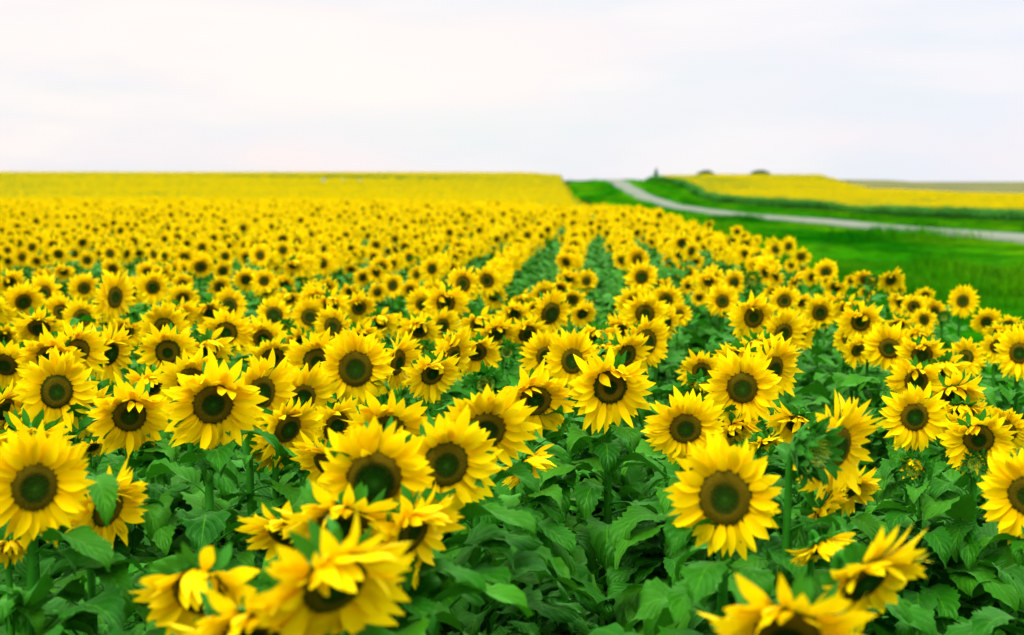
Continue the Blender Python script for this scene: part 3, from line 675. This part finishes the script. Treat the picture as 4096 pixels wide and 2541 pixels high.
# ---------------------------------------------------------------- instanced masses
def make_scatter(name, pts, idx, rot, sc, variants, label, cat):
    """one object: points carrying instances of the variant meshes"""
    col = bpy.data.collections.new(name + '_shapes')
    for i, me in enumerate(variants):
        o = bpy.data.objects.new(f'shape_{i:03d}', me); col.objects.link(o)
    me = bpy.data.meshes.new(name); me.from_pydata([tuple(p) for p in pts], [], [])
    for n_, ty, dat in (('vidx', 'INT', idx), ('vrot', 'FLOAT', rot), ('vscl', 'FLOAT', sc)):
        at = me.attributes.new(n_, ty, 'POINT'); at.data.foreach_set('value', np.asarray(dat))
    ob = link(name, me); ng = bpy.data.node_groups.new(name + '_scatter', 'GeometryNodeTree')
    ng.interface.new_socket('Geometry', in_out='INPUT', socket_type='NodeSocketGeometry')
    ng.interface.new_socket('Geometry', in_out='OUTPUT', socket_type='NodeSocketGeometry')
    gi = N(ng, 'NodeGroupInput'); go = N(ng, 'NodeGroupOutput'); ip = N(ng, 'GeometryNodeInstanceOnPoints')
    ci = N(ng, 'GeometryNodeCollectionInfo'); ci.inputs['Collection'].default_value = col
    ci.inputs['Separate Children'].default_value = True; ci.inputs['Reset Children'].default_value = True
    def attr(n_, ty):
        a = N(ng, 'GeometryNodeInputNamedAttribute', data_type=ty); a.inputs['Name'].default_value = n_; return a.outputs['Attribute']
    cx_ = N(ng, 'ShaderNodeCombineXYZ'); ng.links.new(attr('vrot', 'FLOAT'), cx_.inputs[2])
    e2r = N(ng, 'FunctionNodeEulerToRotation'); ng.links.new(cx_.outputs[0], e2r.inputs[0])
    ng.links.new(gi.outputs[0], ip.inputs['Points']); ng.links.new(ci.outputs[0], ip.inputs['Instance'])
    ip.inputs['Pick Instance'].default_value = True; ng.links.new(attr('vidx', 'INT'), ip.inputs['Instance Index'])
    ng.links.new(e2r.outputs[0], ip.inputs['Rotation']); ng.links.new(attr('vscl', 'FLOAT'), ip.inputs['Scale'])
    ng.links.new(ip.outputs[0], go.inputs[0])
    md = ob.modifiers.new('scatter', 'NODES'); md.node_group = ng
    meta(ob, label, cat, kind='stuff'); return ob

# mid distance plants: root at the ground, head 1.5 m up, facing -Y
def whole_plant(seed, lo=0, nleaf=12, headless=False):
    q = random.Random(seed); mb = MB(); hz = 1.5; pit = R(abs(q.gauss(13, 11)))
    n = Vector((math.sin(q.uniform(-.2, .2)), -1, 0)).normalized(); n = Vector((n.x*math.cos(pit), n.y*math.cos(pit), -math.sin(pit)))
    hc = Vector((0, -.10, hz)); sc = q.uniform(.78, .98); r = .056; M = Matrix.Translation(hc) @ head_frame(n) @ Matrix.Scale(sc, 4)
    if headless: pass
    elif not lo:
        tube(stem_pts((0, 0), 0, hc, n, 1, .03)[::3], .012, 4, mb, 0, False)
        mb.merge(petals_mb(r, .135, q, q.uniform(0, .6), .1, .4, n1=16, lo=True), M, {0: 1})
        mb.merge(disc_mb(r, q, 4, 12, False, rscale=q.uniform(.85, 1.1)), M, {0: 2})
        mb.merge(bracts_mb(r, .14, q, 10, lo=True), M, {0: 3})
        mb.merge(foliage_mb(q, 1.42, nleaf, 5, 2), None, {0: 0})
    else:
        k = 11; V = [(0, 0, .012)]; A = [(0, 0)]
        for ring in range(2):
            n0 = len(V)
            for j in range(k):
                th = 6.2832*(j+ring*.5)/k; rr = .047 if ring == 0 else .105*q.uniform(.65, 1.15); V.append((rr*math.cos(th), rr*math.sin(th), 0 if ring == 0 else q.uniform(-.02, .03))); A.append((.9, 0) if ring == 0 else (0, .8))
        mb.add(np.array(V[:k+1]) @ np.array(M.to_3x3()).T + np.array(M.translation), [(0, 1+j, 1+(j+1) % k) for j in range(k)], 2, A[:k+1])
        V2 = V[1:]; A2 = [(0, .3)]*k + [(0, .9)]*k
        F2_ = []
        for j in range(k): F2_ += [(j, k+j, (j+1) % k), (k+j, k+(j+1) % k, (j+1) % k)]
        mb.add(np.array(V2)*[1, 1, 1] @ np.array(M.to_3x3()).T + np.array(M.translation), F2_, 1, A2)
        mb.merge(foliage_mb(q, 1.42, nleaf, 3, 2, 1.15, .2), None, {0: 0})
    if headless: mb.merge(foliage_mb(q, 1.5, 16, 3, 2, 1.2, .08), None, {0: 0})
    return mb
PM = [LEAF, PET, DISC, BRACT]
midv = [whole_plant(2000+i, 0).mesh('plant', PM) for i in range(14)]
# low patches for far away: several plants each
def patch(seed, nx, ny, dx, dy, green=0.0):
    q = random.Random(seed); mb = MB()
    for i in range(nx):
        for j in range(ny):
            if q.random() < .03: continue
            M = Matrix.Translation(((i-(nx-1)/2)*dx+q.gauss(0, .06), (j-(ny-1)/2)*dy+q.gauss(0, .05), q.gauss(0, .05))) @ Matrix.Rotation(q.gauss(0, .25), 4, 'Z') @ Matrix.Scale(q.uniform(.95, 1.06), 4)
            mb.merge(whole_plant(q.randint(0, 10**6), 1, 7, q.random() < green), M)
    return mb
farv = [patch(3000+i, 2, 4, .75, .28, .13).mesh('plants', PM) for i in range(8)]
edgev = [patch(3100+i, 2, 4, .7, .28, 1.0).mesh('plants', PM) for i in range(4)]
print('individual', len(plants), 'mid', len(rest))
pts, idx, rot, scl = [], [], [], []
for a in rest:
    p = a['p']; q = random.Random(a['seed']); s = (p.z - gz(p.x, p.y))/1.5
    pts.append((p.x, p.y, gz(p.x, p.y))); idx.append(q.randrange(14)); rot.append(-math.atan2(p.x, p.y)*.6 + R(a['yaw'])); scl.append(s)
under, ui = [], []; q = random.Random(77)
for k in range(-8, 6):
    y = 1.9
    while y < 11.5:
        y += .27*q.uniform(.7, 1.3); x = .465 + .67*k + ROWT*y + q.gauss(0, .09)
        if abs(x)/y > .48 or x > edge(y)-.1: continue
        under.append((x, y, gz(x, y))); ui.append(q.randrange(6) + (6 if y > 7 else 0))
make_scatter('undergrowth', under, np.array(ui, np.int32), np.array([combed(p_[0], p_[1]) + q.gauss(0, .5) for p_ in under], np.float32), np.array([q.uniform(.68, .84) for _ in ui], np.float32), HIFOL+MIDFOL, 'dense green leaves filling the lanes between the sunflower stems', 'leaves')
def field_pts(x0f, x1f, y0, y1, dx, dy, keep=None):
    q = np.random.default_rng(5); out = []
    y = y0
    while y < y1:
        xs = np.arange(x0f(y), x1f(y), dx); xs = xs + (ROWT*y) % dx
        xs = xs[xs < x1f(y) - abs(q.normal(0, .45))]
        yy = y + q.normal(0, .12, len(xs))
        if keep is not None: m = keep(xs, yy); xs, yy = xs[m], yy[m]
        out.append(np.c_[xs + q.normal(0, .05, len(xs)), yy]); y += dy
    P = np.concatenate(out); v = np.sin(P[:, 1]*.11+np.sin(P[:, 0]*.03)*2)+np.sin(P[:, 0]*.05+P[:, 1]*.047+1)+q.normal(0, .6, len(P)); P = P[(v < 1.25) | (q.random(len(P)) < .4)]; return np.c_[P, ground(P[:, 0], P[:, 1])]
FP = field_pts(lambda y: -.40*y, lambda y: float(edge(y))-.5, 104, 400, 1.5, 1.12)
qn = np.random.default_rng(9); nf = len(FP); print('far left patches', nf)
pts = np.concatenate([np.array(pts), FP]); idx = np.concatenate([idx, qn.integers(14, 22, nf)]); rot = np.concatenate([rot, qn.normal(0, .05, nf)]); scl = np.concatenate([scl, qn.normal(1.0, .03, nf)])
make_scatter('sunflower_field', pts, idx.astype(np.int32), rot.astype(np.float32), scl.astype(np.float32), midv+farv, 'vast field of flowering sunflowers stretching back to the left horizon', 'sunflower field')
FP = field_pts(lambda y: float(edge2(y)), lambda y: .46*y, 92, 470, 1.5, 1.12, lambda x, y: (x > edge2(y)) & ~olive_at(x, y))
nf = len(FP); print('far right patches', nf); fi = qn.integers(0, 8, nf); fi = np.where(FP[:, 0] < edge2(FP[:, 1])+2.6, qn.integers(8, 12, nf), fi)
make_scatter('sunflower_field', FP, fi.astype(np.int32), qn.normal(0, .05, nf).astype(np.float32), qn.normal(.97, .04, nf).astype(np.float32), farv+edgev, 'yellow sunflower field with a dark green edge beyond the gravel road', 'sunflower field')

# ---------------------------------------------------------------- grass
def tuft(seed, n, h, sp):
    q = random.Random(seed); mb = MB()
    for i in range(n):
        a = q.uniform(0, 6.28); x, y = q.gauss(0, sp), q.gauss(0, sp); hh = h*q.uniform(.5, 1.2); w_ = .007*h/.3*q.uniform(1, 2); l = q.uniform(.1, .7)*hh; la = q.uniform(0, 6.28)
        ca, sa = math.cos(a)*w_, math.sin(a)*w_; lx, ly = math.cos(la)*l, math.sin(la)*l
        V = [(x-ca, y-sa, -.03), (x+ca, y+sa, -.03), (x+lx*.35+ca*.8, y+ly*.35+sa*.8, hh*.6), (x+lx*.35-ca*.8, y+ly*.35-sa*.8, hh*.6), (x+lx, y+ly, hh*.92)]
        mb.add(V, [(0, 1, 2, 3), (3, 2, 4)])
    return mb.mesh('tuft', [GRASS])
tv = [tuft(i, 90, .075, .24) for i in range(5)] + [tuft(10+i, 70, .16, .4) for i in range(3)] + [tuft(20+i, 60, .34, .28) for i in range(2)]
q = np.random.default_rng(3); P = []
for y0, y1, n, vs, s0 in ((14, 60, 16000, 0, .7), (60, 130, 12000, 0, 1.15), (130, 400, 16000, 5, 1.4)):
    y = np.sqrt(q.uniform(y0**2, y1**2, n)); t_ = q.uniform(-.02, .46, n); x = t_*y
    m = (x > edge(y)+.2) & (x < edge2(y)-.3) & (np.abs(x-24-.35*np.sin(y*.021)) > 2.35+q.uniform(-.35, .5, n))
    x, y = x[m], y[m]; patchy = np.sin(x*.35+y*.12)+np.sin(y*.23-x*.17+2)+q.normal(0, .5, len(x))
    v = q.integers(vs, vs+3, len(x)); s = s0*q.uniform(.7, 1.25, len(x))*(1+.25*np.clip(patchy, -1, 1.4))
    tall = (patchy > 1.9) & (q.random(len(x)) < .35); v = np.where(tall, q.integers(8, 10, len(x)), v)
    P.append(np.c_[x, y, ground(x, y), v, s])
P = np.concatenate(P); print('tufts', len(P))
make_scatter('grass', P[:, :3], P[:, 3].astype(np.int32), q.uniform(0, 6.28, len(P)).astype(np.float32), P[:, 4].astype(np.float32), tv, 'bright green grass on the verge and ditch beside the gravel road', 'grass')

# ---------------------------------------------------------------- trees and small things on the skyline
CROWN = simple('crown_green', (.006, .07, .015), (.02, .13, .03), 1.3, .8)
BARK = simple('bark', (.05, .035, .02), (.10, .07, .04), 8)
def crown_leaves(mb, q, c, rx, rz, n, sz):
    for i in range(n):
        u = Vector((q.gauss(0, 1), q.gauss(0, 1), q.gauss(0, 1))).normalized()*(q.random()**.45); p = Vector((c[0]+u.x*rx, c[1]+u.y*rx, c[2]+u.z*rz))
        a = Vector((q.gauss(0, 1), q.gauss(0, 1), q.gauss(0, 1))).normalized(); b_ = a.orthogonal().normalized(); c_ = a.cross(b_); k = sz*q.uniform(.5, 1.3)
        mb.add([p+b_*k, p+c_*k*.7, p-b_*k, p-c_*k*.7], [(0, 1, 2, 3)])
def tree(px, d, top_y, wpx, conifer, label, seed, lobes=5):
    q = random.Random(seed); x = (px-1218.5)/3385*d; g = gz(x, d); top = (440-top_y)/3385*d; H = top-g; Wd = wpx/3385*d
    root = bpy.data.objects.new('tree', None); C.objects.link(root); root.location = (x, d, g)
    meta(root, label, 'tree', 'trees on the horizon behind the fields')
    tb = tube([(0, 0, -.2), (.05, 0, H*.3), (0, .05, H*.6), (0, 0, H*.93)], [Wd*.05, Wd*.04, Wd*.025, .01], 7, cap=False)
    for k in range(6):
        a = k*2.4; z = H*(.3+.08*k); tube([(0, 0, z), (math.cos(a)*Wd*.2, math.sin(a)*Wd*.2, z+H*.08)], [Wd*.015, .02], 4, tb, cap=False)
    link('trunk', tb.mesh('trunk', [BARK]), root); mb = MB()
    if conifer:
        for k in range(16):
            f = k/15; crown_leaves(mb, q, (q.gauss(0, .06), q.gauss(0, .06), H*(.12+.86*f)), Wd*.5*(1-f)**.8+.12, H*.055, int(200*(1-f)+35), .16)
    else:
        for k in range(lobes):
            f = (k+.5)/lobes*2-1; crown_leaves(mb, q, (f*Wd*.33, q.uniform(-1, 1), H*(.66-.14*f*f+q.uniform(-.03, .03))), Wd*.24, H*(.30-.06*f*f), 700, .28)
    link('crown', mb.mesh('crown', [CROWN], False), root)
tree(1560, 470, 401, 19, True, 'small pointed dark green tree on the horizon right of the gravel road', 1)
tree(1678, 600, 403.5, 46, False, 'low domed greyish green tree on the horizon, nearer the road', 2)
tree(1805, 600, 403, 54, False, 'low dark green tree on the horizon with a flatter right shoulder', 3, 6)
PALE, t, b = material('pale_paint'); b.inputs['Base Color'].default_value = (.3, .34, .28, 1); b.inputs['Roughness'].default_value = .6
def box(mb, c, s, mat=0):
    V = [(c[0]+a*s[0]/2, c[1]+b_*s[1]/2, c[2]+e*s[2]/2) for e in (-1, 1) for a, b_ in ((-1, -1), (1, -1), (1, 1), (-1, 1))]
    mb.add(V, [(3, 2, 1, 0), (4, 5, 6, 7), (0, 1, 5, 4), (1, 2, 6, 5), (2, 3, 7, 6), (3, 0, 4, 7)], mat)
for px, sz, lab in ((773, .62, 'small pale grey box standing out of the far left yellow field, leftmost and clearest'), (818, .34, 'tiny pale box in the far left yellow field, middle of three'), (858, .34, 'tiny pale box in the far left yellow field, rightmost of three')):
    d = 285; x = (px-1218.5)/3385*d; g = gz(x, d)
    root = bpy.data.objects.new('field_box', None); C.objects.link(root); root.location = (x, d, g); meta(root, lab, 'box', 'pale boxes in the far field')
    m_ = MB(); box(m_, (0, 0, 1.75), (sz, sz, sz)); link('body', m_.mesh('body', [PALE], False), root)
    m_ = MB(); box(m_, (0, 0, 1.75+sz/2+.03), (sz*1.15, sz*1.15, .06)); link('lid', m_.mesh('lid', [PALE], False), root)
    m_ = MB(); tube([(0, 0, 0), (0, 0, 1.75-sz/2)], .05, 8, m_); link('post', m_.mesh('post', [BARK]), root)
